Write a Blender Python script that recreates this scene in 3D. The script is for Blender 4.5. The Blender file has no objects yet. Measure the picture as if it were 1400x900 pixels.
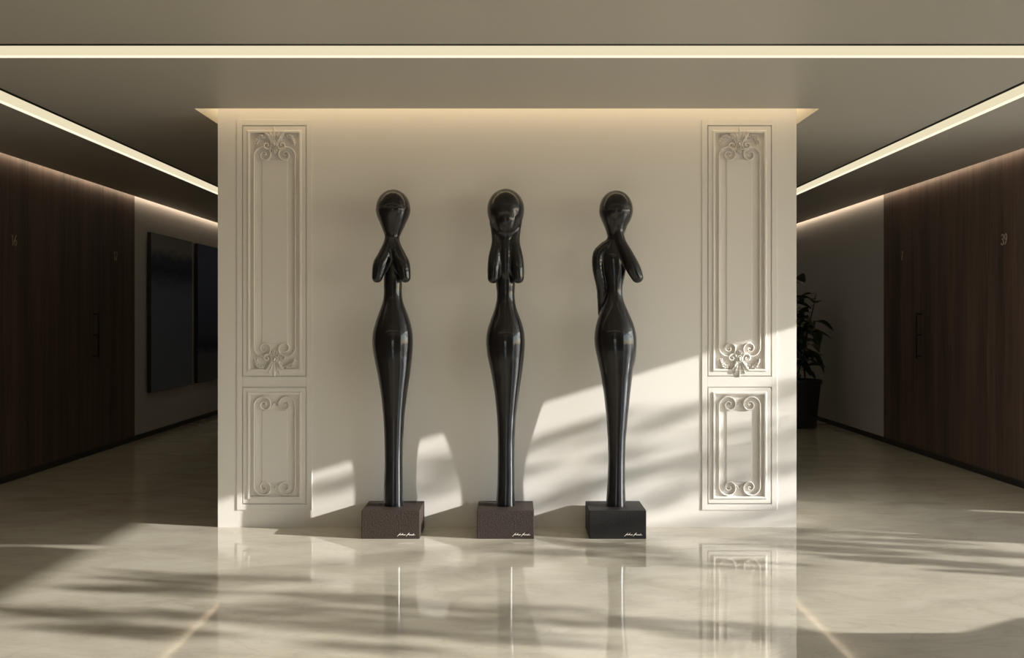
import bpy, bmesh, math, random
import numpy as np
from mathutils import Vector, Matrix
random.seed(7)
C = bpy.context.scene.collection
SC = bpy.context.scene

# ------------------------------------------------------------------ camera
F = 1531.0; HC = 1.30; VX, VY = 700.0, 436.0
cam_d = bpy.data.cameras.new('camera'); cam = bpy.data.objects.new('camera', cam_d); C.objects.link(cam)
cam.location = (0, 0, HC); cam.rotation_euler = (math.pi/2, 0, 0)
cam_d.sensor_width = 36; cam_d.lens = 36*F/1400; cam_d.shift_y = -14/1400; cam_d.clip_start = .05
SC.camera = cam
SC.view_settings.view_transform = 'Standard'; SC.view_settings.look = 'None'
SC.view_settings.exposure = 0.0; SC.view_settings.gamma = 1; SC.view_settings.use_curve_mapping = False

# ------------------------------------------------------------------ world, sun
SUN_DX, SUN_DY, SUN_DZ = -1.0, 0.262, -0.303         # travel direction of the sunlight
w = bpy.data.worlds.new('world'); SC.world = w; w.use_nodes = True
nt = w.node_tree; bg = nt.nodes['Background']
sky = nt.nodes.new('ShaderNodeTexSky'); sky.sky_type = 'NISHITA'; sky.sun_disc = False
sky.sun_elevation = math.radians(38); sky.sun_rotation = math.radians(105); sky.air_density = 1.0; sky.dust_density = 0.6
# bright haze around the sun, part of the sky itself
tcw = nt.nodes.new('ShaderNodeTexCoord'); dt = nt.nodes.new('ShaderNodeVectorMath'); dt.operation = 'DOT_PRODUCT'
dt.inputs[1].default_value = -Vector((SUN_DX, SUN_DY, SUN_DZ)).normalized(); nt.links.new(tcw.outputs['Generated'], dt.inputs[0])
mxm = nt.nodes.new('ShaderNodeMath'); mxm.operation = 'MAXIMUM'; mxm.inputs[1].default_value = 0; nt.links.new(dt.outputs['Value'], mxm.inputs[0])
pwm = nt.nodes.new('ShaderNodeMath'); pwm.operation = 'POWER'; pwm.inputs[1].default_value = 50; nt.links.new(mxm.outputs[0], pwm.inputs[0])
glo = nt.nodes.new('ShaderNodeVectorMath'); glo.operation = 'SCALE'; glo.inputs[0].default_value = (22, 21, 19); nt.links.new(pwm.outputs[0], glo.inputs['Scale'])
adw = nt.nodes.new('ShaderNodeVectorMath'); adw.operation = 'ADD'; nt.links.new(sky.outputs[0], adw.inputs[0]); nt.links.new(glo.outputs[0], adw.inputs[1])
nt.links.new(adw.outputs[0], bg.inputs[0]); bg.inputs[1].default_value = 0.50
sd = bpy.data.lights.new('sun', 'SUN'); sd.energy = 8.4; sd.color = (1.0, .97, .91); sd.angle = math.radians(.42)
so = bpy.data.objects.new('sun', sd); C.objects.link(so); so.location = (12, -3, 8)
so.rotation_euler = Vector((SUN_DX, SUN_DY, SUN_DZ)).to_track_quat('-Z', 'Y').to_euler()

# light levels of the built-in lamps and of the added fill slots
E_STRIP = .84; E_EDGE = 1.1; E_COVE_ISLAND = 2.6; E_COVE_WALL = 7.0; E_FILL = 2.4

# ------------------------------------------------------------------ helpers
def tag(o, label=None, cat=None, group=None, kind=None):
    if label: o['label'] = label
    if cat: o['category'] = cat
    if group: o['group'] = group
    if kind: o['kind'] = kind
    return o
def obj(name, bm, mat, parent=None, smooth=False, bevel=0):
    me = bpy.data.meshes.new(name)
    bmesh.ops.recalc_face_normals(bm, faces=bm.faces[:])
    bm.to_mesh(me); bm.free()
    if smooth:
        for p in me.polygons: p.use_smooth = True
    o = bpy.data.objects.new(name, me); C.objects.link(o)
    if mat: me.materials.append(mat)
    if parent: o.parent = parent
    if bevel:
        m = o.modifiers.new('bevel', 'BEVEL'); m.width = bevel; m.segments = 2; m.limit_method = 'ANGLE'
    return o
def empty(name, loc, rz=0):
    o = bpy.data.objects.new(name, None); C.objects.link(o); o.location = loc; o.rotation_euler = (0, 0, rz)
    o.empty_display_size = .1
    return o
def box(bm, x0, x1, y0, y1, z0, z1):
    v = [bm.verts.new(p) for p in ((x0,y0,z0),(x1,y0,z0),(x1,y1,z0),(x0,y1,z0),(x0,y0,z1),(x1,y0,z1),(x1,y1,z1),(x0,y1,z1))]
    for f in ((0,3,2,1),(4,5,6,7),(0,1,5,4),(1,2,6,5),(2,3,7,6),(3,0,4,7)): bm.faces.new([v[i] for i in f])
def boxes(*bs):
    bm = bmesh.new()
    for b in bs: box(bm, *b)
    return bm
def tube(bm, pts, rad, seg=8, squash=1.0):
    pts = [Vector(p) for p in pts]; n = len(pts); rings = []
    up = Vector((0, 1, 0))
    for i, p in enumerate(pts):
        t = (pts[min(i+1, n-1)] - pts[max(i-1, 0)]).normalized()
        a = t.cross(up)
        if a.length < 1e-3: a = t.cross(Vector((1, 0, 0)))
        a.normalize(); b = a.cross(t).normalized()
        r = rad[i] if isinstance(rad, (list, tuple)) else rad
        rings.append([bm.verts.new(p + a*math.cos(k*2*math.pi/seg)*r + b*math.sin(k*2*math.pi/seg)*r*squash) for k in range(seg)])
    for i in range(n-1):
        for k in range(seg):
            bm.faces.new((rings[i][k], rings[i][(k+1) % seg], rings[i+1][(k+1) % seg], rings[i+1][k]))
    bm.faces.new(rings[0]); bm.faces.new(rings[-1][::-1])
def lathe(bm, prof, cx, cy, seg=32):
    rings = [[bm.verts.new((cx + r*math.cos(k*2*math.pi/seg), cy + r*math.sin(k*2*math.pi/seg), z)) for k in range(seg)] for r, z in prof]
    for i in range(len(rings)-1):
        for k in range(seg):
            bm.faces.new((rings[i][k], rings[i][(k+1) % seg], rings[i+1][(k+1) % seg], rings[i+1][k]))
    bm.faces.new(rings[0][::-1]); bm.faces.new(rings[-1])

# ------------------------------------------------------------------ materials
def mat(name, col, rough=.5, spec=.5, metal=0, bump=0, bscale=40, var=0, vscale=3, stretch=(1,1,1), col2=None, coat=0, vdetail=6):
    m = bpy.data.materials.new(name); m.use_nodes = True; t = m.node_tree; b = t.nodes['Principled BSDF']
    b.inputs['Base Color'].default_value = (*col, 1); b.inputs['Roughness'].default_value = rough
    b.inputs['Specular IOR Level'].default_value = spec; b.inputs['Metallic'].default_value = metal
    b.inputs['Coat Weight'].default_value = coat
    tc = t.nodes.new('ShaderNodeTexCoord'); mp = t.nodes.new('ShaderNodeMapping'); mp.inputs['Scale'].default_value = stretch
    t.links.new(tc.outputs['Object'], mp.inputs[0])
    if var or col2:
        n = t.nodes.new('ShaderNodeTexNoise'); n.inputs['Scale'].default_value = vscale; n.inputs['Detail'].default_value = vdetail
        n.inputs['Roughness'].default_value = .6
        t.links.new(mp.outputs[0], n.inputs[0])
        r = t.nodes.new('ShaderNodeValToRGB'); r.color_ramp.elements[0].position = .32; r.color_ramp.elements[1].position = .68
        c2 = col2 if col2 else tuple(c*(1-var) for c in col)
        r.color_ramp.elements[0].color = (*c2, 1); r.color_ramp.elements[1].color = (*col, 1)
        t.links.new(n.outputs[0], r.inputs[0]); t.links.new(r.outputs[0], b.inputs['Base Color'])
    if bump:
        n2 = t.nodes.new('ShaderNodeTexNoise'); n2.inputs['Scale'].default_value = bscale; n2.inputs['Detail'].default_value = 4
        t.links.new(mp.outputs[0], n2.inputs[0])
        bp = t.nodes.new('ShaderNodeBump'); bp.inputs['Strength'].default_value = bump; bp.inputs['Distance'].default_value = .01
        t.links.new(n2.outputs[0], bp.inputs['Height']); t.links.new(bp.outputs[0], b.inputs['Normal'])
    return m
def emis(name, col, s):
    m = bpy.data.materials.new(name); m.use_nodes = True; t = m.node_tree
    for n in list(t.nodes): t.nodes.remove(n)
    e = t.nodes.new('ShaderNodeEmission'); e.inputs[0].default_value = (*col, 1); e.inputs[1].default_value = s
    o = t.nodes.new('ShaderNodeOutputMaterial'); t.links.new(e.outputs[0], o.inputs[0])
    return m
M = {}
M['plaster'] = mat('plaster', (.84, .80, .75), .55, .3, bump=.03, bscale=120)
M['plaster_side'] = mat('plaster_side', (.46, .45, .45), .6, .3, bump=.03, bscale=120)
M['ceiling'] = mat('ceiling_paint', (.50, .47, .41), .42, .35)
M['roof'] = mat('roof_concrete', (.3, .3, .3), .9)
M['black'] = mat('black_metal', (.008, .008, .008), .5)
M['handle'] = mat('handle_metal', (.02, .02, .022), .35, metal=.6)
M['bronze_num'] = mat('number_metal', (.48, .42, .34), .4, metal=.5)
M['statue'] = mat('polished_black_bronze', (.002, .002, .004), .28, .36, bump=.03, bscale=420, coat=.6)
sb = M['statue'].node_tree.nodes['Principled BSDF']; sb.inputs['Coat Roughness'].default_value = .04
sb.inputs['Anisotropic'].default_value = .9; sb.inputs['Anisotropic Rotation'].default_value = .25
tn = M['statue'].node_tree.nodes.new('ShaderNodeTangent'); tn.direction_type = 'RADIAL'; tn.axis = 'Z'
M['statue'].node_tree.links.new(tn.outputs[0], sb.inputs['Tangent'])
M['brown_stone'] = mat('brown_stone', (.048, .034, .028), .6, .3, bump=.5, bscale=170, var=.35, vscale=120)
M['black_stone'] = mat('black_stone', (.016, .0145, .0145), .55, .3, bump=.3, bscale=170, var=.4, vscale=120)
M['ink'] = mat('silver_lettering', (.8, .74, .7), .4)
M['pot'] = mat('pot_black', (.02, .02, .02), .45)
M['soil'] = mat('soil', (.03, .02, .013), .95, bump=.6, bscale=60)
M['leaf'] = mat('leaf_green', (.045, .075, .03), .4, .5, var=.4, vscale=9)
M['stem'] = mat('stem_brown', (.06, .04, .025), .8)
M['uph'] = mat('upholstery', (.05, .045, .04), .9, bump=.3, bscale=200)
M['bark'] = mat('bark', (.09, .07, .05), .9, bump=.8, bscale=20)
M['tree_leaf'] = mat('tree_leaf', (.06, .09, .03), .7)
M['paving'] = mat('paving', (.30, .27, .22), .8, var=.2)
M['led_cream'] = emis('led_diffuser', (1.0, .88, .60), E_STRIP)
M['led_edge'] = emis('led_tube', (1.0, .93, .72), E_EDGE)
M['cove_island'] = emis('cove_led', (1.0, .78, .48), E_COVE_ISLAND)
M['cove_wall'] = emis('cove_led_wall', (1.0, .77, .54), E_COVE_WALL)
M['room_led'] = emis('lobby_led', (1.0, .80, .52), E_FILL)

# polished marble floor: cloudy beige with faint veins
def marble():
    m = bpy.data.materials.new('polished_marble'); m.use_nodes = True; t = m.node_tree; b = t.nodes['Principled BSDF']
    N = t.nodes.new; L = t.links.new
    tc = N('ShaderNodeTexCoord'); mp = N('ShaderNodeMapping'); mp.inputs['Scale'].default_value = (.8, 1.3, 1); L(tc.outputs['Object'], mp.inputs[0])
    n = N('ShaderNodeTexNoise'); n.inputs['Scale'].default_value = 2.6; n.inputs['Detail'].default_value = 9; n.inputs['Roughness'].default_value = .62; n.inputs['Distortion'].default_value = .7; L(mp.outputs[0], n.inputs[0])
    r = N('ShaderNodeValToRGB'); e = r.color_ramp.elements
    e[0].position = .30; e[0].color = (.50, .46, .38, 1); e[1].position = .70; e[1].color = (.68, .64, .54, 1)
    e2 = e.new(.5); e2.color = (.61, .565, .46, 1)
    L(n.outputs[0], r.inputs[0])
    n2 = N('ShaderNodeTexNoise'); n2.inputs['Scale'].default_value = 1.5; n2.inputs['Detail'].default_value = 8; n2.inputs['Distortion'].default_value = 2.2; L(mp.outputs[0], n2.inputs[0])
    r2 = N('ShaderNodeValToRGB'); q = r2.color_ramp.elements; q[0].position = .485; q[0].color = (0,0,0,1); q[1].position = .515; q[1].color = (0,0,0,1)
    q3 = q.new(.5); q3.color = (1,1,1,1)
    L(n2.outputs[0], r2.inputs[0])
    mul = N('ShaderNodeMath'); mul.operation = 'MULTIPLY'; mul.inputs[1].default_value = .16; L(r2.outputs[0], mul.inputs[0])
    mx = N('ShaderNodeMixRGB'); mx.inputs[2].default_value = (.30, .26, .19, 1); L(r.outputs[0], mx.inputs[1]); L(mul.outputs[0], mx.inputs[0])
    L(mx.outputs[0], b.inputs['Base Color'])
    b.inputs['Roughness'].default_value = .035; b.inputs['Specular IOR Level'].default_value = .5
    return m
M['marble'] = marble()
def wood():
    m = bpy.data.materials.new('walnut_boards'); m.use_nodes = True; t = m.node_tree; b = t.nodes['Principled BSDF']
    N = t.nodes.new; L = t.links.new
    tc = N('ShaderNodeTexCoord'); mp = N('ShaderNodeMapping'); mp.inputs['Scale'].default_value = (1, 1, .045); L(tc.outputs['Object'], mp.inputs[0])
    n = N('ShaderNodeTexNoise'); n.inputs['Scale'].default_value = 30; n.inputs['Detail'].default_value = 8; n.inputs['Distortion'].default_value = .3; L(mp.outputs[0], n.inputs[0])
    n3 = N('ShaderNodeTexNoise'); n3.inputs['Scale'].default_value = 4.5; n3.inputs['Detail'].default_value = 2; L(mp.outputs[0], n3.inputs[0])
    ad = N('ShaderNodeMath'); ad.operation = 'ADD'; L(n.outputs[0], ad.inputs[0]); L(n3.outputs[0], ad.inputs[1])
    hf = N('ShaderNodeMath'); hf.operation = 'MULTIPLY'; hf.inputs[1].default_value = .5; L(ad.outputs[0], hf.inputs[0])
    r = N('ShaderNodeValToRGB'); e = r.color_ramp.elements; e[0].position = .36; e[0].color = (.038, .027, .023, 1); e[1].position = .60; e[1].color = (.115, .073, .056, 1)
    L(hf.outputs[0], r.inputs[0]); L(r.outputs[0], b.inputs['Base Color'])
    b.inputs['Roughness'].default_value = .5; b.inputs['Specular IOR Level'].default_value = .35
    return m
M['wood'] = wood()
def canvas(name, flip):
    m = bpy.data.materials.new(name); m.use_nodes = True; t = m.node_tree; b = t.nodes['Principled BSDF']
    N = t.nodes.new; L = t.links.new
    tc = N('ShaderNodeTexCoord'); sp = N('ShaderNodeSeparateXYZ'); L(tc.outputs['Generated'], sp.inputs[0])
    mp = N('ShaderNodeMapping'); mp.inputs['Scale'].default_value = (1, 1.2, 4); L(tc.outputs['Object'], mp.inputs[0])
    n = N('ShaderNodeTexNoise'); n.inputs['Scale'].default_value = 2.2; n.inputs['Detail'].default_value = 10; n.inputs['Roughness'].default_value = .7; L(mp.outputs[0], n.inputs[0])
    a = N('ShaderNodeMath'); a.operation = 'MULTIPLY_ADD'; a.inputs[1].default_value = .16; L(n.outputs[0], a.inputs[0]); L(sp.outputs[2], a.inputs[2])
    r = N('ShaderNodeValToRGB'); e = r.color_ramp.elements
    e[0].position = 0; e[1].position = 1
    if not flip:
        e[0].color = (.13, .16, .24, 1); e[1].color = (.22, .22, .25, 1)
        for p, c in ((.70, (.12, .15, .26, 1)), (.85, (.012, .02, .07, 1)), (.92, (.03, .04, .10, 1)), (.97, (.15, .15, .17, 1))): x = e.new(p); x.color = c
    else:
        e[0].color = (.13, .13, .15, 1); e[1].color = (.09, .12, .26, 1)
        for p, c in ((.28, (.10, .11, .15, 1)), (.34, (.01, .018, .07, 1)), (.42, (.05, .07, .14, 1))): x = e.new(p); x.color = c
    L(a.outputs[0], r.inputs[0]); L(r.outputs[0], b.inputs['Base Color'])
    b.inputs['Roughness'].default_value = .7
    return m

# ------------------------------------------------------------------ the room shell
H = HC + 1.28                       # ceiling height 2.58
RT = H + .12                        # top of the light coves
WY = 6.983; IX0, IX1 = -1.834, 1.774; IY1 = 15.4
LX, RX = -4.0, 3.9
YB, YE = -7.0, 17.0                 # behind the camera, end of corridors
FX = 6.16                           # open window front on the right
RC = 7.42                           # corner where the right corridor wall starts
S = 'structure'
tag(obj('floor', boxes((LX-.3, FX+.2, YB-.2, YE+.2, -.2, 0)), M['marble']), kind=S)
tag(obj('ground', boxes((FX+.2, 45, -25, 25, -.25, -.06), (-25, FX+.2, -25, YB-.2, -.25, -.06)), M['paving']), kind=S)

# suspended ceiling with open slots, cove gaps and a made-up sun slit
slotY = (5.212, 5.497); slotL = (-3.037, -2.835); slotR = (2.757, 2.947); SY0 = 5.62; SY1 = 16.2
fill_slots = [(-1.6, -1.315), (1.8, 2.085)]  # extra light slots out of view, added to lift the ambient light
holes = [(-3.6, 5.7, *slotY), (*slotL, SY0, SY1), (*slotR, SY0, SY1),
         (IX0-.099, IX1+.098, WY-.167, IY1+.1),
         (LX-.2, LX+.065, YB, YE), (RX-.065, RX+.2, RC, YE), (5.40, FX+.1, 4.07, 4.20)] + [(-3.6, 5.3, a, b) for a, b in fill_slots]  # slit by the window front is invented, it lets a sun sliver through
def ceiling_mesh():
    xs = sorted({LX-.1, FX} | {round(h[i], 5) for h in holes for i in (0, 1)}); xs = [x for x in xs if LX-.1 <= x <= FX]
    ys = sorted({YB, YE} | {round(h[i], 5) for h in holes for i in (2, 3)}); ys = [y for y in ys if YB <= y <= YE]
    bm = bmesh.new(); vs = {}
    def V(i, j, k):
        if (i, j, k) not in vs: vs[(i, j, k)] = bm.verts.new((xs[i], ys[j], H if k == 0 else RT))
        return vs[(i, j, k)]
    solid = {}
    for i in range(len(xs)-1):
        for j in range(len(ys)-1):
            cx, cy = (xs[i]+xs[i+1])/2, (ys[j]+ys[j+1])/2
            s = not any(h[0] < cx < h[1] and h[2] < cy < h[3] for h in holes)
            if cx > RX+.1 and cy > RC+.2: s = False
            solid[(i, j)] = s
    for (i, j), s in solid.items():
        if not s: continue
        for k in (0, 1): bm.faces.new((V(i,j,k), V(i+1,j,k), V(i+1,j+1,k), V(i,j+1,k)))
        for di, dj, a, b in ((-1,0,(i,j),(i,j+1)), (1,0,(i+1,j),(i+1,j+1)), (0,-1,(i,j),(i+1,j)), (0,1,(i,j+1),(i+1,j+1))):
            if not solid.get((i+di, j+dj), False): bm.faces.new((V(*a,0), V(*b,0), V(*b,1), V(*a,1)))
    return bm
tag(obj('ceiling', ceiling_mesh(), M['ceiling']), kind=S)
tag(obj('ceiling_slab', boxes((LX-.3, 5.6, YB-.2, YE+.2, RT+.001, RT+.25)), M['roof']), kind=S)  # unseen, put in to stop sun leaking in above the ceiling

# walls
YW_L, YW_R = 11.87, 11.75            # wood cladding ends, plaster begins
ZP = .06                             # shadow-gap plinth height
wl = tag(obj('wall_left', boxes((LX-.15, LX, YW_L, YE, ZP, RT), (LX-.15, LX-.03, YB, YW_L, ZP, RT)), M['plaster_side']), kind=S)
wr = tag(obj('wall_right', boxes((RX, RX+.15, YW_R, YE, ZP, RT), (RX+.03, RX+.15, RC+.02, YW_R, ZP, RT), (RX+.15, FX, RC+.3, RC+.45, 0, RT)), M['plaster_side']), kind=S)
tag(obj('baseboard_left', boxes((LX-.15, LX-.012, YB, YE, 0, ZP)), M['black']), kind=S)
tag(obj('baseboard_right', boxes((RX+.012, RX+.15, RC+.02, YE, 0, ZP)), M['black']), kind=S)
tag(obj('wall_back', boxes((LX-.2, -1.3, YB-.15, YB, 0, RT), (-1.3, .9, YB-.15, YB, 1.9, RT), (.9, FX, YB-.15, YB, 0, RT)), M['wood']), kind=S)
tag(obj('wall_front_right', boxes((FX, FX+.2, YB-.15, -1.5, 0, RT)), M['wood']), kind=S)  # unseen, put in to narrow the window front and its highlights
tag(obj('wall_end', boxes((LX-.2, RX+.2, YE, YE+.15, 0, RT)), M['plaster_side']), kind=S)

# door leaves are cut into the cladding
doors = {'L': [(7.55, 8.50), (10.0, 10.95)], 'R': [(7.72, 8.45), (9.95, 10.88)]}
g = .004
def clad(side):
    bm = bmesh.new(); s = -1 if side == 'L' else 1
    X = LX if side == 'L' else RX; a, b = (X-.03, X) if side == 'L' else (X, X+.03)
    y = YB if side == 'L' else RC+.005; yend = YW_L if side == 'L' else YW_R
    segs = []
    for d0, d1 in doors[side]: segs.append((y, d0-g)); y = d1+g
    segs.append((y, yend))
    for p, q in segs:                # each stretch is a row of boards with thin joints
        n = max(1, round((q-p)/.62)); wd = (q-p)/n
        for i in range(n): box(bm, a, b, p+i*wd, p+(i+1)*wd-(.003 if i < n-1 else 0), ZP, RT)
    return bm
obj('wood_cladding', clad('L'), M['wood'], wl); obj('wood_cladding', clad('R'), M['wood'], wr)

def digit_strokes(ch):
    D = {'1': [[(.25,.8),(.55,1),(.55,0)]], '7': [[(.05,1),(.75,1),(.3,0)]],
         '6': [[(.65,.97),(.35,.8),(.12,.45),(.12,.2),(.35,0),(.6,.05),(.74,.27),(.6,.5),(.35,.55),(.14,.4)]],
         '3': [[(.08,.85),(.3,1),(.6,.95),(.7,.75),(.55,.56),(.32,.52),(.6,.48),(.74,.25),(.6,.03),(.3,0),(.06,.14)]],
         '9': [[(.15,.03),(.45,.2),(.68,.55),(.68,.8),(.45,1),(.2,.95),(.06,.73),(.2,.5),(.45,.45),(.66,.6)]]}
    return D[ch]
def number(text, side, y, z, parent):
    bm = bmesh.new(); X = LX+.006 if side == 'L' else RX-.006; d = 1 if side == 'L' else -1; h = .085
    for k, ch in enumerate(text):
        for st in digit_strokes(ch):
            pts = [Vector((X, y + d*((u + k*.95 - .45*len(text))*h*.75), z + (v-.5)*h)) for u, v in st]
            tube(bm, pts, .0042, 6)
    o = obj('door_number', bm, M['bronze_num'], parent); return o
def pull(side, y, parent):
    X = LX if side == 'L' else RX; s = 1 if side == 'L' else -1; bm = bmesh.new()
    tube(bm, [(X+s*.05, y, .925), (X+s*.05, y, 1.365)], .008, 10)
    for zz in (.945, 1.145, 1.345): tube(bm, [(X-s*.005, y, zz), (X+s*.05, y, zz)], .006, 8)
    obj('door_handle', bm, M['handle'], parent, True)
k = 1
for side in 'LR':
    X = LX if side == 'L' else RX; a, b = (X-.028, X-.0005) if side == 'L' else (X+.0005, X+.028)
    for i, (d0, d1) in enumerate(doors[side]):
        d = tag(obj('door_%d' % k, boxes((a, b, d0, d1, ZP, RT-.002)), M['wood']), kind=S); k += 1
        hy = d1-.25 if i else d1-.2
        if i: pull(side, 10.70 if side == 'L' else 10.66, d)
        txt, ny = {('L',0):('16',8.98), ('L',1):('17',11.28), ('R',0):('39',8.86), ('R',1):('7',11.18)}[(side, i)]
        number(txt, side, ny, 1.93, d)

# ------------------------------------------------------------------ island wall with recessed panels
P = 1/219.25                         # one photo pixel on the wall plane, in metres
def wx(px): return (px-VX)*P
def wz(py): return HC-(py-VY)*P
PC = [375.3, 1010.9]                 # panel centres
UP = (171.6, 515.0); LO = (529.0, 689.5)
HW = 44*P
def island():
    bm = bmesh.new(); t = .03
    box(bm, IX0, IX1, WY+t, IY1, 0, RT-.001)
    xs = [IX0, wx(PC[0])-HW, wx(PC[0])+HW, wx(PC[1])-HW, wx(PC[1])+HW, IX1]
    zs = [0, wz(LO[1]), wz(LO[0]), wz(UP[1]), wz(UP[0]), RT-.001]
    for i in (0, 2, 4): box(bm, xs[i], xs[i+1], WY, WY+t, 0, zs[-1])
    for i in (1, 3):
        for j in (0, 2, 4): box(bm, xs[i], xs[i+1], WY, WY+t, zs[j], zs[j+1])
    return bm
tag(obj('wall_centre', island(), M['plaster']), kind=S)

# panel parts are modelled around their own centre: x from the panel centre, z from the floor, y = 0 is the wall face, towards the room is -y
def sweep_rect(bm, hw, z0, z1, prof):
    rings = []
    for t, h in prof:
        rings.append([bm.verts.new(p) for p in ((-hw+t, -h, z0+t), (hw-t, -h, z0+t), (hw-t, -h, z1-t), (-hw+t, -h, z1-t))])
    for a, b in zip(rings, rings[1:]):
        for k in range(4): bm.faces.new((a[k], a[(k+1) % 4], b[(k+1) % 4], b[k]))
    bm.faces.new(rings[-1])
def surround(bm):
    zs = [wz(697.5), wz(LO[1]), wz(LO[0]), wz(UP[1]), wz(UP[0]), wz(164)]; o = 51.3*P; h = .005
    for x0, x1 in ((-o, -HW), (HW, o)): box(bm, x0, x1, -h, .002, zs[0], zs[-1])
    for j in (0, 2, 4): box(bm, -HW, HW, -h, .002, zs[j], zs[j+1])
REC = -.010
prof = [(0, .004), (0, -.001), (.0065, -.001), (.0065, .0055), (.030, .0055), (.034, .0085), (.036, .0115), (.044, .0115), (.0475, .009), (.049, REC), (.070, REC)]
def frame_mesh(z0, z1):
    bm = bmesh.new(); sweep_rect(bm, HW, z0, z1, prof); return bm
def inner_mesh(z0, z1):
    bm = bmesh.new(); hw = 17.3*P
    sweep_rect(bm, hw+.002, z0-.002, z1+.002, [(0, REC-.002), (.002, REC+.004), (.0035, REC+.005), (.006, REC+.005)])
    return bm
def groove_mesh(z0, z1):
    bm = bmesh.new()                 # fine vertical reeds between rail and panel
    for s in (-1, 1):
        for hx in (26.0, ): tube(bm, [(s*hx*P, -REC+.0005, z0), (s*hx*P, -REC+.0005, z1)], .0034, 6)
    return bm
def spiral(cxp, cyp, up, mirror, r0=14.0, turns=1.0):
    """rail end: starts beside the scroll (r0 px from its centre) and winds into it; pixel coordinates relative to panel centre"""
    pts = []; n = 44; tot = 2*math.pi*1.62
    for i in range(n+1):
        a = i/n*tot; q = a/(2*math.pi)
        r = np.interp(q, [0, .25, .5, .75, 1, 1.25, 1.62], [14.0, 10.6, 8.6, 6.9, 5.3, 3.9, 1.3])
        x = -math.cos(a)*r; y = -math.sin(a)*r          # start left of centre, go up over the top
        pts.append((x, y))
    out = []
    for x, y in pts:
        if mirror: x = -x
        if not up: y = -y
        out.append((cxp + x, cyp + y))
    return out
def rail_mesh(yt, yb, bridge_top=False, bridge_bottom=False):
    bm = bmesh.new()
    for s in (-1, 1):
        top = spiral(s*14.2, yt, True, s > 0); bot = spiral(s*14.2, yb, False, s > 0)
        path = top[::-1] + bot
        n = len(path); R = []
        for i in range(n):
            e = min(i, n-1-i)/44; R.append(.0036 + .0016*min(1, e*1.3))
        tube(bm, [(x*P, -REC-.006, wz(y)) for x, y in path], R, 8, 2.4)
        # rounded buttons in the scroll eyes
        for yy in (yt, yb):
            bmesh.ops.create_icosphere(bm, subdivisions=2, radius=.007, matrix=Matrix.Translation((s*14.2*P, -REC-.006, wz(yy))))
    for flag, yy, sg in ((bridge_top, yt, -1), (bridge_bottom, yb, 1)):
        if not flag: continue
        for s in (-1, 1):
            pts = [(s*(6.2 - 6.2*t), yy + sg*(-1 + 4.5*t*t*(1) - 5.5*t*(1-t))) for t in [i/8 for i in range(9)]]
            tube(bm, [(x*P, -REC-.004, wz(y)) for x, y in pts], .004, 8, 1.6)
    return bm
def leaf_relief(bm, bx, by, tx, ty, w, hgt=.016, lobes=3, curl=0, base=None):
    w *= 1.22; hgt *= .8
    """ridged leaf standing off the wall; pixels relative to panel centre (y in photo pixels)"""
    if base is None: base = REC
    L = math.hypot(tx-bx, ty-by); ux, uy = (tx-bx)/L, (ty-by)/L; nx, ny = -uy, ux
    n, m = 14, 4; grid = []
    for i in range(n+1):
        u = i/n; ww = w*(math.sin(math.pi*min(1, u*.86+.14))**.8)*(1 + .28*math.sin(u*lobes*2*math.pi - 1)) * (1 if u < .999 else .05) + .15
        row = []
        for j in range(-m, m+1):
            v = j/m; c = curl*math.sin(math.pi*u)
            x = bx + ux*L*u + nx*(ww*v + c); y = by + uy*L*u + ny*(ww*v + c)
            hh = hgt*(.55 + .6*math.sin(math.pi*u*.8))*(1-abs(v)**2.4) * (1 + .22*math.cos(v*math.pi*3))
            if abs(j) == m: hh = -.003
            row.append(bm.verts.new((x*P, -(base+hh), wz(y))))
        grid.append(row)
    for i in range(n):
        for j in range(2*m): bm.faces.new((grid[i][j], grid[i][j+1], grid[i+1][j+1], grid[i+1][j]))
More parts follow.
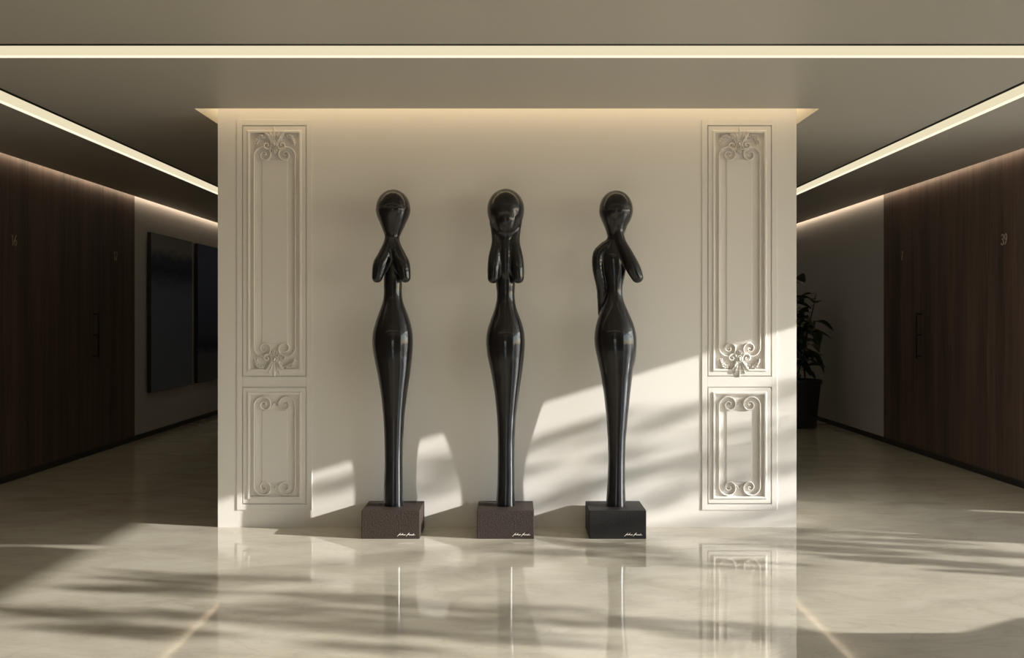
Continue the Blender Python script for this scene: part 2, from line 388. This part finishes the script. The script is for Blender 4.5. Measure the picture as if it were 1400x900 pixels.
def crest_mesh(flip):
    bm = bmesh.new()
    def Y(y): return 688.5 - y if flip else y
    def lf(bx, by, tx, ty, w, **k): leaf_relief(bm, bx, Y(by), tx, Y(ty), w, **k)
    lf(0, 195, -.3, 172.8, 5.2, hgt=.024, lobes=4)                      # crown leaf
    for s in (-1, 1):
        lf(s*1.2, 194, s*7.5, 177.6, 3.4, hgt=.026, lobes=3)
        lf(s*1.6, 195, s*13.6, 181.6, 4.0, hgt=.026, lobes=3, curl=-s*(1 if not flip else -1)*1.2)
        lf(s*2.2, 196, s*10.2, 184.5, 1.8, hgt=.028, lobes=2)
        # inner little scroll that grows into the plume
        pts = []
        for i in range(26):
            a = i/25*2*math.pi*1.15; r = np.interp(i/25, [0, .5, 1], [5.6, 4.2, .8])
            pts.append((s*(9.9 - math.cos(a)*r), 199.2 + math.sin(a)*r))
        stem = [(s*19.5, 187.2), (s*15.5, 186.8), (s*11.5, 187.6), (s*8.0, 190.0), (s*5.6, 193.6), (s*4.4, 197)]
        pp = stem + pts
        tube(bm, [(x*P, -REC-.006-.006*min(1, i/8), wz(Y(y))) for i, (x, y) in enumerate(pp)], [.004+.001*math.sin(i/len(pp)*math.pi) for i in range(len(pp))], 8, 1.7)
        bmesh.ops.create_icosphere(bm, subdivisions=2, radius=.006, matrix=Matrix.Translation((s*9.9*P, -REC-.010, wz(Y(199.2)))))
        # plume: a drooping arc of leaflets and berries
        arc = [(s*16, 186.6), (s*19, 186.2), (s*21.8, 187.4), (s*24, 189.6), (s*25.6, 192.4), (s*26, 195)]
        tube(bm, [(x*P, -REC-.004, wz(Y(y))) for x, y in [(s*8, 190), (s*12, 187.4)] + arc], .0062, 6, 1.2)
        for i, (x, y) in enumerate(arc):
            dx, dy = (s*1.0, 3.0) if i > 2 else (s*2.6, -1.4)
            lf(x-dx*.5, y-dy*.5, x+dx*1.3, y+dy*1.3, 1.9, hgt=.024, lobes=1)
            lf(x, y, x-s*2.8, y+3.4, 1.5, hgt=.020, lobes=1)
            lf(x, y, x+s*.8, y-2.4, 1.1, hgt=.018, lobes=1)
            bmesh.ops.create_icosphere(bm, subdivisions=1, radius=.0042, matrix=Matrix.Translation(((x-s*1.6)*P, -REC-.010, wz(Y(y+1.2)))))
        # spray under the cabochon
        lf(s*1.2, 201, s*3.4, 209, 2.0, hgt=.020, lobes=2)
        lf(s*2.2, 200.5, s*7.8, 206, 2.2, hgt=.020, lobes=2)
    lf(0, 201, 0, 210.5, 1.5, hgt=.022, lobes=2)
    # cabochon in its ring
    bmesh.ops.create_uvsphere(bm, u_segments=16, v_segments=10, radius=1, matrix=Matrix.Translation((0, -REC-.018, wz(Y(197.5)))) @ Matrix.Diagonal((.0085, .010, .0135, 1)))
    ring = [(math.cos(a)*3.2*P, -REC-.016, wz(Y(197.5)) + math.sin(a)*4.6*P) for a in [i/20*2*math.pi for i in range(21)]]
    tube(bm, ring, .0032, 6, 1.5)
    return bm
panel0 = empty('wall_panel', (wx(PC[0]), WY, 0))
bm = bmesh.new(); surround(bm); obj('surround_moulding', bm, M['plaster'], panel0, bevel=.0012)
for a, b, ib in ((UP, (218, 470.5), 0), (LO, (562, 659.5), 1)):
    z0, z1 = wz(a[1]), wz(a[0])
    obj('frame_moulding', frame_mesh(z0, z1), M['plaster'], panel0)
    obj('inner_panel', inner_mesh(wz(b[1]), wz(b[0])), M['plaster'], panel0)
    obj('reeding', groove_mesh(wz(b[1]), wz(b[0])), M['plaster'], panel0)
obj('scroll_rail', rail_mesh(212, 476.5), M['plaster'], panel0, True)
obj('scroll_rail', rail_mesh(553.6, 666.4, True, True), M['plaster'], panel0, True)
obj('crest_ornament', crest_mesh(False), M['plaster'], panel0, True)
obj('crest_ornament', crest_mesh(True), M['plaster'], panel0, True)
def copy_tree(o, parent=None):
    c = o.copy(); C.objects.link(c)
    if parent: c.parent = parent
    for ch in list(o.children): copy_tree(ch, c)
    return c
panel1 = copy_tree(panel0); panel1.location.x = wx(PC[1])
tag(panel0, 'cream moulded wall panel with scrolled rails left of the three sculptures, mostly in shade', 'wall panel', 'moulded panels on the centre wall')
tag(panel1, 'cream moulded wall panel with scrolled rails right of the three sculptures, lower part in sunlight', 'wall panel', 'moulded panels on the centre wall')

# ------------------------------------------------------------------ sculptures
SY = 6.785; Q = SY/F
def surface_net(f, lo, hi, h):
    ax = [np.arange(lo[i], hi[i]+h, h) for i in range(3)]
    X, Y, Z = np.meshgrid(*ax, indexing='ij'); V = f(X, Y, Z); ins = V < 0
    nx, ny, nz = V.shape
    c = np.zeros((nx-1, ny-1, nz-1), int)
    for i in (0, 1):
        for j in (0, 1):
            for k in (0, 1): c += ins[i:nx-1+i, j:ny-1+j, k:nz-1+k]
    act = (c > 0) & (c < 8); idx = -np.ones(act.shape, int); ids = np.argwhere(act); idx[act] = np.arange(len(ids))
    p = np.array(lo) + (ids + .5)*h
    e = h*.2
    for _ in range(7):
        v = f(p[:,0], p[:,1], p[:,2])
        gx = np.stack([(f(p[:,0]+(e if a == 0 else 0), p[:,1]+(e if a == 1 else 0), p[:,2]+(e if a == 2 else 0)) - f(p[:,0]-(e if a == 0 else 0), p[:,1]-(e if a == 1 else 0), p[:,2]-(e if a == 2 else 0)))/(2*e) for a in range(3)], 1)
        st = gx*(v/np.maximum((gx**2).sum(1), 1e-3))[:, None]
        ln = np.linalg.norm(st, axis=1, keepdims=True); st *= np.minimum(1, h*.5/np.maximum(ln, 1e-9)); p = p - st
    quads = []
    for a in range(3):
        b, d = (a+1) % 3, (a+2) % 3
        s0 = [slice(None)]*3; s1 = [slice(None)]*3; s0[a] = slice(0, -1); s1[a] = slice(1, None)
        cr = np.argwhere(ins[tuple(s0)] != ins[tuple(s1)])
        cr = cr[(cr[:, b] > 0) & (cr[:, d] > 0) & (cr[:, b] < V.shape[b]-1) & (cr[:, d] < V.shape[d]-1)]
        o = [cr.copy() for _ in range(4)]
        o[1][:, b] -= 1; o[2][:, b] -= 1; o[2][:, d] -= 1; o[3][:, d] -= 1
        q = np.stack([idx[t[:,0], t[:,1], t[:,2]] for t in o], 1)
        fl = ins[tuple(s0)][cr[:,0], cr[:,1], cr[:,2]]
        q[~fl] = q[~fl][:, ::-1]; quads.append(q)
    return p, np.concatenate(quads)
def smin(a, b, k):
    hh = np.clip(.5 + .5*(b-a)/k, 0, 1); return b*(1-hh) + a*hh - k*hh*(1-hh)
def cap(X, Y, Z, a, b, r0, r1):
    a = np.array(a); b = np.array(b); d = b-a; L = (d**2).sum()
    t = np.clip(((X-a[0])*d[0] + (Y-a[1])*d[1] + (Z-a[2])*d[2])/L, 0, 1)
    return np.sqrt((X-a[0]-d[0]*t)**2 + (Y-a[1]-d[1]*t)**2 + (Z-a[2]-d[2]*t)**2) - (r0 + (r1-r0)*t)
def figure(name, x0, rows, head, limbs, parent, kk=.012):
    """rows (photo y, left x, right x, depth ratio, forward); head (cx, cy, half w, half h, half depth); limbs lists of (x, y, forward, r)"""
    rows = sorted(rows); ry = np.array([r[0] for r in rows]); 
    # smooth the table
    yy = np.arange(ry[0], ry[-1]+.5, 1.0)
    def col(i):
        v = np.interp(yy, ry, [r[i] for r in rows]); kr = np.hanning(21); kr /= kr.sum()
        return np.convolve(np.pad(v, 10, mode='edge'), kr, 'valid')
    Lc, Rc, Dr, Fw = col(1), col(2), col(3), col(4)
    def sz(y): return HC - (y-VY)*Q
    zt = sz(yy)[::-1]
    def f(X, Y, Z):
        c = (np.interp(Z, zt, ((Lc+Rc)/2)[::-1]) - x0)*Q; a = np.interp(Z, zt, ((Rc-Lc)/2)[::-1])*Q
        b = a*np.interp(Z, zt, Dr[::-1]); fw = np.interp(Z, zt, Fw[::-1])
        rr = np.sqrt(((X-c)/a)**2 + ((Y+fw)/b)**2)
        v = (rr-1)*np.minimum(a, b)
        v = np.maximum(v, np.maximum(Z-zt[-1], .160-Z))
        for hd in head:
            cx, cy, hw, hh, hdp, hf = hd
            u = np.sqrt(((X-(cx-x0)*Q)/(hw*Q))**2 + ((Y+hf)/(hdp*Q))**2 + ((Z-sz(cy))/(hh*Q))**2)
            v = smin(v, (u-1)*min(hw, hdp)*Q, .010)
        for k, pts in limbs:
            lv = None
            arr = np.array(pts, float); m = len(arr); dense = []
            for i in range(m-1):
                p0, p1, p2, p3 = arr[max(i-1, 0)], arr[i], arr[i+1], arr[min(i+2, m-1)]
                for u in (0, .25, .5, .75): dense.append(.5*(2*p1 + (p2-p0)*u + (2*p0-5*p1+4*p2-p3)*u*u + (3*p1-p0-3*p2+p3)*u**3))
            dense.append(arr[-1])
            for (ax, ay, af, ar), (bx, by, bf, br) in zip(dense, dense[1:]):
                cc = cap(X, Y, Z, ((ax-x0)*Q, -af, sz(ay)), ((bx-x0)*Q, -bf, sz(by)), ar*Q, br*Q)
                lv = cc if lv is None else smin(lv, cc, .002)
            v = smin(v, lv, k)
        return v
    xs = [r[1] for r in rows] + [r[2] for r in rows] + [p[0]-p[3] for _, l in limbs for p in l] + [p[0]+p[3] for _, l in limbs for p in l]
    lo = ((min(xs)-x0-4)*Q, -.20, .155); hi = ((max(xs)-x0+4)*Q, .16, sz(250))
    p, q = surface_net(f, lo, hi, .0055)
    me = bpy.data.meshes.new(name); me.from_pydata(p.tolist(), [], q.tolist()); me.update()
    me.polygons.foreach_set('use_smooth', [True]*len(me.polygons))
    o = bpy.data.objects.new(name, me); C.objects.link(o); o.parent = parent; me.materials.append(M['statue'])
    sm = o.modifiers.new('smooth', 'SMOOTH'); sm.factor = .5; sm.iterations = 3
    return o
def signature(px0, parent, bx0, m):
    raw = [[(365,525),(430,460),(510,385),(450,468),(485,462),(530,460),(595,392),(545,470),(590,455),(625,474),(660,455),(690,460)],
           [(700,520),(765,445),(835,378),(775,466),(820,450),(850,476),(885,452),(925,474),(960,462),(1010,405),(970,470),(1055,470)]]
    bm = bmesh.new(); s = 6.61/F
    for st in raw:
        tube(bm, [((px0 + x/28 - VX)*s - bx0, 0, HC - ((715 + y/28) - VY)*s) for x, y in st], [.0022 if 0 < i < len(st)-1 else .0012 for i in range(len(st))], 6, .5)
    return obj('signature', bm, m, parent)
def sculpture(x0, rows, head, limbs, bx, mstone, sx, label):
    root = empty('sculpture', ((x0-VX)*Q, SY, 0))
    figure('figure', x0, rows, head, limbs, root)
    ox = root.location.x
    ped = obj('pedestal', boxes((bx[0]-ox, bx[1]-ox, 6.61-SY, 6.957-SY, 0, .168)), mstone, root, bevel=.004)
    sg = signature(sx, ped, ox, M['ink']); sg.location = (0, 6.61-SY-.0005, 0)
    tag(root, label, 'sculpture', 'dark figure sculptures on stone blocks'); return root
rows1 = [(700,524.3,551.5,.95,0),(690,524.5,551.3,.95,0),(660,525,551,.95,0),(630,526,550.5,.95,0),(600,525.5,551.5,.95,0),(570,524,553,.92,0),(540,521,556.5,.90,0),
 (510,516,561,.86,0),(490,511.7,563.3,.84,0),(478,509.6,564.3,.82,0),(465,508.8,564.8,.80,0),(453,510,563.8,.80,0),(442,513,561.5,.80,0),(430,517,557.5,.82,0),(420,521,553.6,.85,0),
 (411,524,550.3,.88,0),(400,524.8,549.2,.88,0),(388,524.5,549.8,.85,.0),(372,525,549,.85,0),(355,527,547,.9,.0),(338,528,545,1,0),(326,527,545.5,1,.0),(318,525,549,1,0),(311,521.5,552.8,1,0),(303,518.5,556.2,1,0),(294,515.8,559.2,1,0),(287,514.4,560.8,1,0)]
head1 = [(537.5,285.5,23.4,26.3,23,0)]
limbs1 = [(.010, [(533.4,322,.006,6.0),(531.0,336,.022,7.2),(526.2,351,.036,9.2),(520.9,364,.048,10.0),(517.2,380,.058,7.2)]),
          (.010, [(538.8,322,.006,6.0),(541.4,336,.022,7.2),(546.6,351,.036,9.2),(551.7,364,.048,10.0),(555.4,380,.058,7.2)]),
          (.012, [(536.1,322,.012,7.5),(536.1,338,.026,8.0),(536.1,350,.030,6.0)])]
rows2 = [(700,678,704.6,.95,0),(690,678.2,704.4,.95,0),(660,680,704,.95,0),(630,680.5,703.6,.95,0),(600,680.5,703.7,.95,0),(570,679.4,705.6,.92,0),(540,676.4,709.4,.90,0),
 (510,671.6,713.8,.86,0),(490,666.8,716.4,.84,0),(478,665,717.3,.82,0),(466,664.2,717.9,.80,0),(455,665.4,716.9,.80,0),(444,668.2,714.4,.80,0),(433,672.3,710.4,.82,0),(422,676.4,706.2,.85,0),
 (411,679,704,.88,0),(400,679.2,703.4,.88,0),(388,677.8,704.6,.85,0),(372,678,704,.85,-.006),(355,678.5,704,.85,-.006),(338,677.5,705,.9,-.004),(326,675,707.5,.9,0),(316,673,709.5,.95,0),(306,669,713,.95,0)]
head2 = [(691.4,286.5,25.4,28.2,25,.0), (691.4,300,18.5,24.0,22,.022)]
limbs2 = [(.008, [(674.0,292,.004,6.5),(677.6,316,.022,6.2),(679.4,333,.034,7.2),(676.6,352,.042,8.6),(675.4,368,.048,8.8),(674.4,380.5,.052,7.6)]),
          (.008, [(709.0,292,.004,6.5),(705.4,316,.022,6.2),(703.6,333,.034,7.2),(706.4,352,.042,8.6),(707.6,368,.048,8.8),(708.6,380.5,.052,7.6)]),
          (.014, [(691.4,326,.016,11),(691.4,345,.026,11),(691.4,372,.020,10)])]
rows3 = [(700,828.2,855.6,.95,0),(690,828.5,855.3,.95,0),(660,830.4,854.6,.95,0),(630,831.5,854.5,.95,0),(600,830.8,855.6,.95,0),(570,828.8,858.4,.92,0),(540,825.6,861.6,.90,0),
 (510,821,865.2,.86,0),(490,816.6,869,.84,0),(478,814,870.2,.82,0),(466,812.4,870.6,.80,0),(455,812.8,869.4,.80,0),(444,814.8,866.6,.80,0),(433,818,862,.82,0),(422,822.6,857,.85,0),
 (411,827.6,852.2,.88,0),(400,830.4,850.4,.88,0),(388,829.5,851.5,.85,0),(375,826,855,.75,0),(360,822.5,857,.70,0),(350,821.5,856.5,.70,0),(341,823.5,853.5,.75,0),(332,828.5,850.5,.9,0),(324,831,851.5,1,.0),(316,828.5,855,1,0),(306,824.8,858.6,1,0),(297,821,862.6,1,0),(289,819.4,864.6,1,0)]
head3 = [(842.3,287,23.0,26.6,22.5,0)]
limbs3 = [(.009, [(828,337,.0,7.5),(818.6,348,.004,8.2),(817.4,368,.004,7.6),(823.0,392,-.02,7.6),(824.0,411,-.035,6.8),(823.5,430,-.045,5.2)]),
          (.006, [(844.0,296,.046,6.0),(844.5,312,.034,6.4),(847.0,330,.030,7.6),(856.5,350,.036,9.0),(864.5,367,.042,9.8),(870.3,379.5,.046,8.0)]),
          (.012, [(834,333,.0,7.0),(848,333,.012,7.0)])]
sculpture(537.5, rows1, head1, limbs1, (-.889, -.544), M['brown_stone'], 530, 'polished black figure sculpture with slim head and folded arms, leftmost, on brown block')
sculpture(691.5, rows2, head2, limbs2, (-.207, .130), M['brown_stone'], 530+157.5, 'polished black figure sculpture holding its large head in both hands, middle, on brown block')
sculpture(842.5, rows3, head3, limbs3, (.4555, .793), M['black_stone'], 530+310.5, 'polished black figure sculpture with one elbow out and one arm hanging, on charcoal block')

# ------------------------------------------------------------------ lamps in the ceiling
def strip(name, x0, x1, y0, y1, side, mats, label, wk=(.04, .045)):
    """side: which edge carries the black channel: 'near' (small y), 'right' or 'left' (towards the centre)"""
    root = empty(name, ((x0+x1)/2, (y0+y1)/2, H)); cx, cy, cz = root.location
    def part(n, a, b, c, d, e, f, m): obj(n, boxes((a-cx, b-cx, c-cy, d-cy, e-cz, f-cz)), m, root)
    k, l = wk
    if side == 'near':
        part('black_channel', x0, x1, y0, y0+k, H+.0008, H+.05, M['black'])
        part('diffuser', x0, x1, y0+k, y1-l, H+.003, H+.05, mats[0]); part('light_edge', x0, x1, y1-l, y1, H+.0015, H+.05, mats[1])
    else:
        s = 1 if side == 'right' else -1; a = x1 if s > 0 else x0; b = x0 if s > 0 else x1
        def sp(n, p, q, z, m): part(n, min(p, q), max(p, q), y0, y1, z, H+.05, m)
        sp('black_channel', a, a-s*k, H+.0008, M['black']); sp('diffuser', a-s*k, b+s*l, H+.003, mats[0]); sp('light_edge', b+s*l, b, H+.0015, mats[1])
    if label: tag(root, label, 'ceiling light')
    return root
LM = (M['led_cream'], M['led_edge'])
strip('linear_light', -3.6, 5.7, *slotY, 'near', LM, 'long warm white light slot running straight across the ceiling before the centre wall')
strip('linear_light', *slotL, SY0, SY1, 'right', LM, 'warm white light slot running along the left corridor ceiling', (.032, .038))
strip('linear_light', *slotR, SY0, SY1, 'left', LM, 'warm white light slot running along the right corridor ceiling', (.032, .038))
for i, (a, b) in enumerate(fill_slots):
    strip('linear_light', -3.6, 5.3, a, b, 'near', (M['room_led'], M['room_led']), ['warm light slot across the ceiling behind the viewpoint', 'warm light slot across the ceiling above the viewpoint'][i])
t = .012
cv = tag(obj('cove_light', boxes((IX0-.095, IX1+.094, WY-.160, WY-.04, RT-t, RT-.002), (IX0-.095, IX0-.01, WY, WY+.9, RT-t, RT-.002), (IX1+.01, IX1+.094, WY, WY+.9, RT-t, RT-.002)), M['cove_island']),
    'hidden warm light line in the ceiling gap around the centre wall', 'cove light')
tag(obj('cove_light', boxes((LX+.046, LX+.062, YB+.1, YE-.1, H+.02, H+.05)), M['cove_wall']), 'hidden warm light line along the top of the left corridor wall', 'cove light')
tag(obj('cove_light', boxes((RX-.062, RX-.046, RC+.1, YE-.1, H+.02, H+.05)), M['cove_wall']), 'hidden warm light line along the top of the right corridor wall', 'cove light')

# ------------------------------------------------------------------ paintings on the left wall
for i, (y0, y1) in enumerate(((12.25, 13.82), (14.07, 15.64))):
    root = empty('painting', (LX, (y0+y1)/2, .49)); hw = (y1-y0)/2
    obj('canvas', boxes((.052, .056, -hw+.003, hw-.003, .003, 1.755)), canvas('canvas_paint_%d' % i, i == 1), root)
    obj('stretcher_frame', boxes((.012, .052, -hw, hw, 0, 1.758)), M['black'], root)
    obj('hanging_bracket', boxes((0, .0125, -.2, .2, 1.5, 1.56)), M['black'], root)
    tag(root, ['dark blue abstract painting nearest the wood cladding on the left corridor wall', 'dark blue abstract painting partly hidden behind the edge of the centre wall'][i], 'painting', 'blue abstract paintings in the left corridor')

# ------------------------------------------------------------------ potted plant in the right corridor
PX, PY = 3.40, 13.45
pl = empty('potted_plant', (PX, PY, 0))
bm = bmesh.new(); lathe(bm, [(.24, 0), (.25, .01), (.275, .30), (.30, .52), (.315, .53), (.318, .57), (.30, .575), (.288, .56), (.28, .50)], 0, 0, 40); obj('pot', bm, M['pot'], pl, True)
bm = bmesh.new(); lathe(bm, [(.279, .49), (.27, .52), (.15, .535)], 0, 0, 28); obj('soil', bm, M['soil'], pl, True)
def leaf_mesh(L=.24, W=.055, droop=.35):
    bm = bmesh.new(); n = 9; g = []
    for i in range(n+1):
        u = i/n; ww = W*math.sin(math.pi*min(1, .06+u*.94))**.75*(1-.25*u) if i < n else .001; z = -droop*L*u*u
        g.append([bm.verts.new((ww*v, L*u, z + abs(v)*ww*.28)) for v in (-1, -.5, 0, .5, 1)])
    for i in range(n):
        for j in range(4): bm.faces.new((g[i][j], g[i][j+1], g[i+1][j+1], g[i+1][j]))
    tube(bm, [(0, -.07, .015), (0, -.03, .002), (0, .02, 0)], .004, 6)
    return bm
protos = []
rnd = random.Random(3)
stems = []
for i in range(7):
    a = rnd.uniform(0, 6.28); rr = rnd.uniform(.03, .12); top = [1.86, 1.72, 1.6, 1.45, 1.3, 1.15, 1.0][i]
    lean = Vector((math.cos(a), math.sin(a), 0))*rnd.uniform(.10, .26)
    pts = [Vector((math.cos(a)*rr, math.sin(a)*rr, .50)) + lean*(t_*t_) + Vector((.02*math.sin(t_*7+i), .02*math.cos(t_*6+i), (top-.5)*t_)) for t_ in [k/9 for k in range(10)]]
    bm = bmesh.new(); tube(bm, pts, [.011-.0007*k for k in range(10)], 7); obj('stem', bm, M['stem'], pl, True); stems.append(pts)
lps = []
for i in range(4):
    o = obj('leaf', leaf_mesh(*[(.22, .085, .35), (.24, .092, .6), (.18, .078, .2), (.23, .095, .8)][i]), M['leaf'], pl, True)
    o.modifiers.new('thick', 'SOLIDIFY').thickness = .0015; lps.append(o)
cnt = 0
for si, pts in enumerate(stems):
    for t_ in [.28, .36, .44, .5, .56, .62, .68, .74, .8, .85, .9, .95, 1.0]:
        f_ = t_*9; i0 = min(8, int(f_)); p = pts[i0].lerp(pts[i0+1], f_-i0)
        a = cnt*2.4 + rnd.uniform(-.4, .4)
        o = lps[cnt % 4] if cnt < 4 else lps[cnt % 4].copy()
        if cnt >= 4: C.objects.link(o)
        s = rnd.uniform(.75, 1.15)
        if PX + p.x + math.cos(a)*(.06 + .27*s) > RX - .05: a = math.pi - a
        while PX + p.x + math.cos(a)*(.06 + .27*s) > RX - .05 - abs(math.sin(a))*.09: a += .3
        o.location = p + Vector((math.cos(a), math.sin(a), 0))*.06; o.rotation_euler = (rnd.uniform(-.35, .55), rnd.uniform(-.3, .3), a-math.pi/2); o.scale = (s, s, s)
        cnt += 1
tag(pl, 'tall leafy green plant in a dark pot against the right corridor wall', 'plant')

# ------------------------------------------------------------------ lounge seats beside the window front (outside the frame, they shade the floor)
def armchair(x, poly, label):
    cy = sum(p[0] for p in poly)/len(poly); r = empty('armchair', (x, cy, 0)); bm = bmesh.new()
    a = [bm.verts.new((.30, y-cy, z)) for y, z in poly]; b = [bm.verts.new((.44, y-cy, z)) for y, z in poly]
    bm.faces.new(a); bm.faces.new(b[::-1])
    for k in range(len(poly)): q = (k+1) % len(poly); bm.faces.new((a[k], b[k], b[q], a[q]))
    obj('backrest', bm, M['uph'], r, bevel=.02)
    ys = [p[0]-cy for p in poly]; y0, y1 = min(ys)+.06, max(ys)-.06
    obj('seat', boxes((-.30, .32, y0+.1, y1-.1, .16, .40)), M['uph'], r, bevel=.03)
    for a0, a1 in ((y0, y0+.13), (y1-.13, y1)): obj('armrest', boxes((-.32, .31, a0, a1, .14, .50)), M['uph'], r, bevel=.04)
    for sx in (-.26, .36):
        for sy in (y0+.06, y1-.06):
            bm = bmesh.new(); lathe(bm, [(.018, 0), (.026, .15)], sx, sy, 12); obj('leg', bm, M['black'], r)
    tag(r, label, 'armchair', 'lounge armchairs by the window front')
def at(X, pts): return [(y - (X-3.9)*.262, z + (X-3.9)*.303) for y, z in pts]
armchair(4.20, at(4.55, [(6.33,.0),(6.35,.28),(6.45,.52),(6.75,.585),(6.93,.62),(7.40,.62),(7.40,.40),(7.33,.34),(7.32,.0)]), 'dark upholstered lounge armchair nearest the right corridor wall')
armchair(4.20, at(4.55, [(2.6,.0),(2.6,.70),(2.9,.86),(3.80,.86),(3.92,.82),(4.106,.61),(4.44,.504),(4.52,.35),(4.52,.0)]), 'dark upholstered wide lounge armchair further from the corridor wall')

# ------------------------------------------------------------------ trees outside the window front; their leaf masses dapple the sunlight
TX = 9.6
def back(px, py, X=TX, wall=False):
    """point on the sun ray that ends at this spot of the floor or wall"""
    if wall: x0, y0, z0 = wx(px), WY, wz(py)
    else: y0 = HC*F/(py-VY); x0 = (px-VX)*y0/F; z0 = 0
    k_ = X-x0; return Vector((X, y0 - k_*abs(SUN_DY), z0 + k_*abs(SUN_DZ)))
spots = []
for px, py in ((1125,750),(1175,755),(1225,740),(1265,750),(1240,765),(1290,770),(1340,775),(1380,785),(1115,742),(1325,755),(1375,760),(1200,765),(1125,727)): spots.append((back(px, py), .024, .05, 80))
for px, py in ((750,757),(785,755),(825,745),(890,755),(925,765),(975,775),(850,748),(1010,768)): spots.append((back(px, py), .02, .045, 42))
for px, py in ((225,795),(280,790),(350,790),(175,807),(250,807),(450,815),(525,825),(425,832),(375,840),(300,845),(225,840),(75,840),(30,835),(175,865),(140,862),(210,860),(450,860),(500,850),(550,865),(600,845),(650,835),(625,868),(675,860),(500,885),(730,830),(750,850),(720,878),(875,855),(925,850),(1000,870),(1050,862)): spots.append((back(px, py), .028, .05, 56))
for px, py in ((753,603),(803,583),(893,577),(937,563),(907,637),(947,632),(880,645),(803,663),(770,683),(1073,600),(1073,535),(1073,643),(1007,590),(1007,630),(920,683),(960,663),(840,628)): spots.append((back(px, py, wall=True), .045, .016, 22))
for px, py in ((455,668),(480,650),(600,655),(622,628),(640,662)): spots.append((back(px, py, wall=True), .055, .014, 22))
def tree(name_x, sps, label):
    base = sum((s[0] for s in sps), Vector())/len(sps); root = empty('tree', (base.x+.3, 6.2, -.06))
    bm = bmesh.new(); top = Vector((0, 0, base.z-.9)); tube(bm, [(0, 0, 0), (.05, .03, top.z*.5), top], [.16, .12, .07], 10); obj('trunk', bm, M['bark'], root, True)
    bb = bmesh.new(); lb = bmesh.new()
    for c, ry_, rz_, n in sps:
        p = c - Vector(root.location)
        mid = top.lerp(p, .5) + Vector((0, 0, .12)); tube(bb, [top, mid, p], [.006, .005, .003], 6)
        for _ in range(n):
            q = p + Vector((rnd.gauss(0, .07), rnd.gauss(0, ry_), rnd.gauss(0, rz_)))
            a = Vector((rnd.gauss(0, 1), rnd.gauss(0, 1), rnd.gauss(0, 1))).normalized(); b = a.orthogonal().normalized(); L = rnd.uniform(.05, .10)
            pts = [q - a*L*.5, q + b*L*.22, q + a*L*.5, q - b*L*.22]
            lb.faces.new([lb.verts.new(v) for v in pts])
    obj('branches', bb, M['bark'], root, True)
    tag(obj('foliage', lb, M['tree_leaf'], root), kind='stuff')
    tag(root, label, 'tree', 'trees outside the window front')
tree('tree', spots, 'slim outdoor tree with sparse foliage beyond the window front')
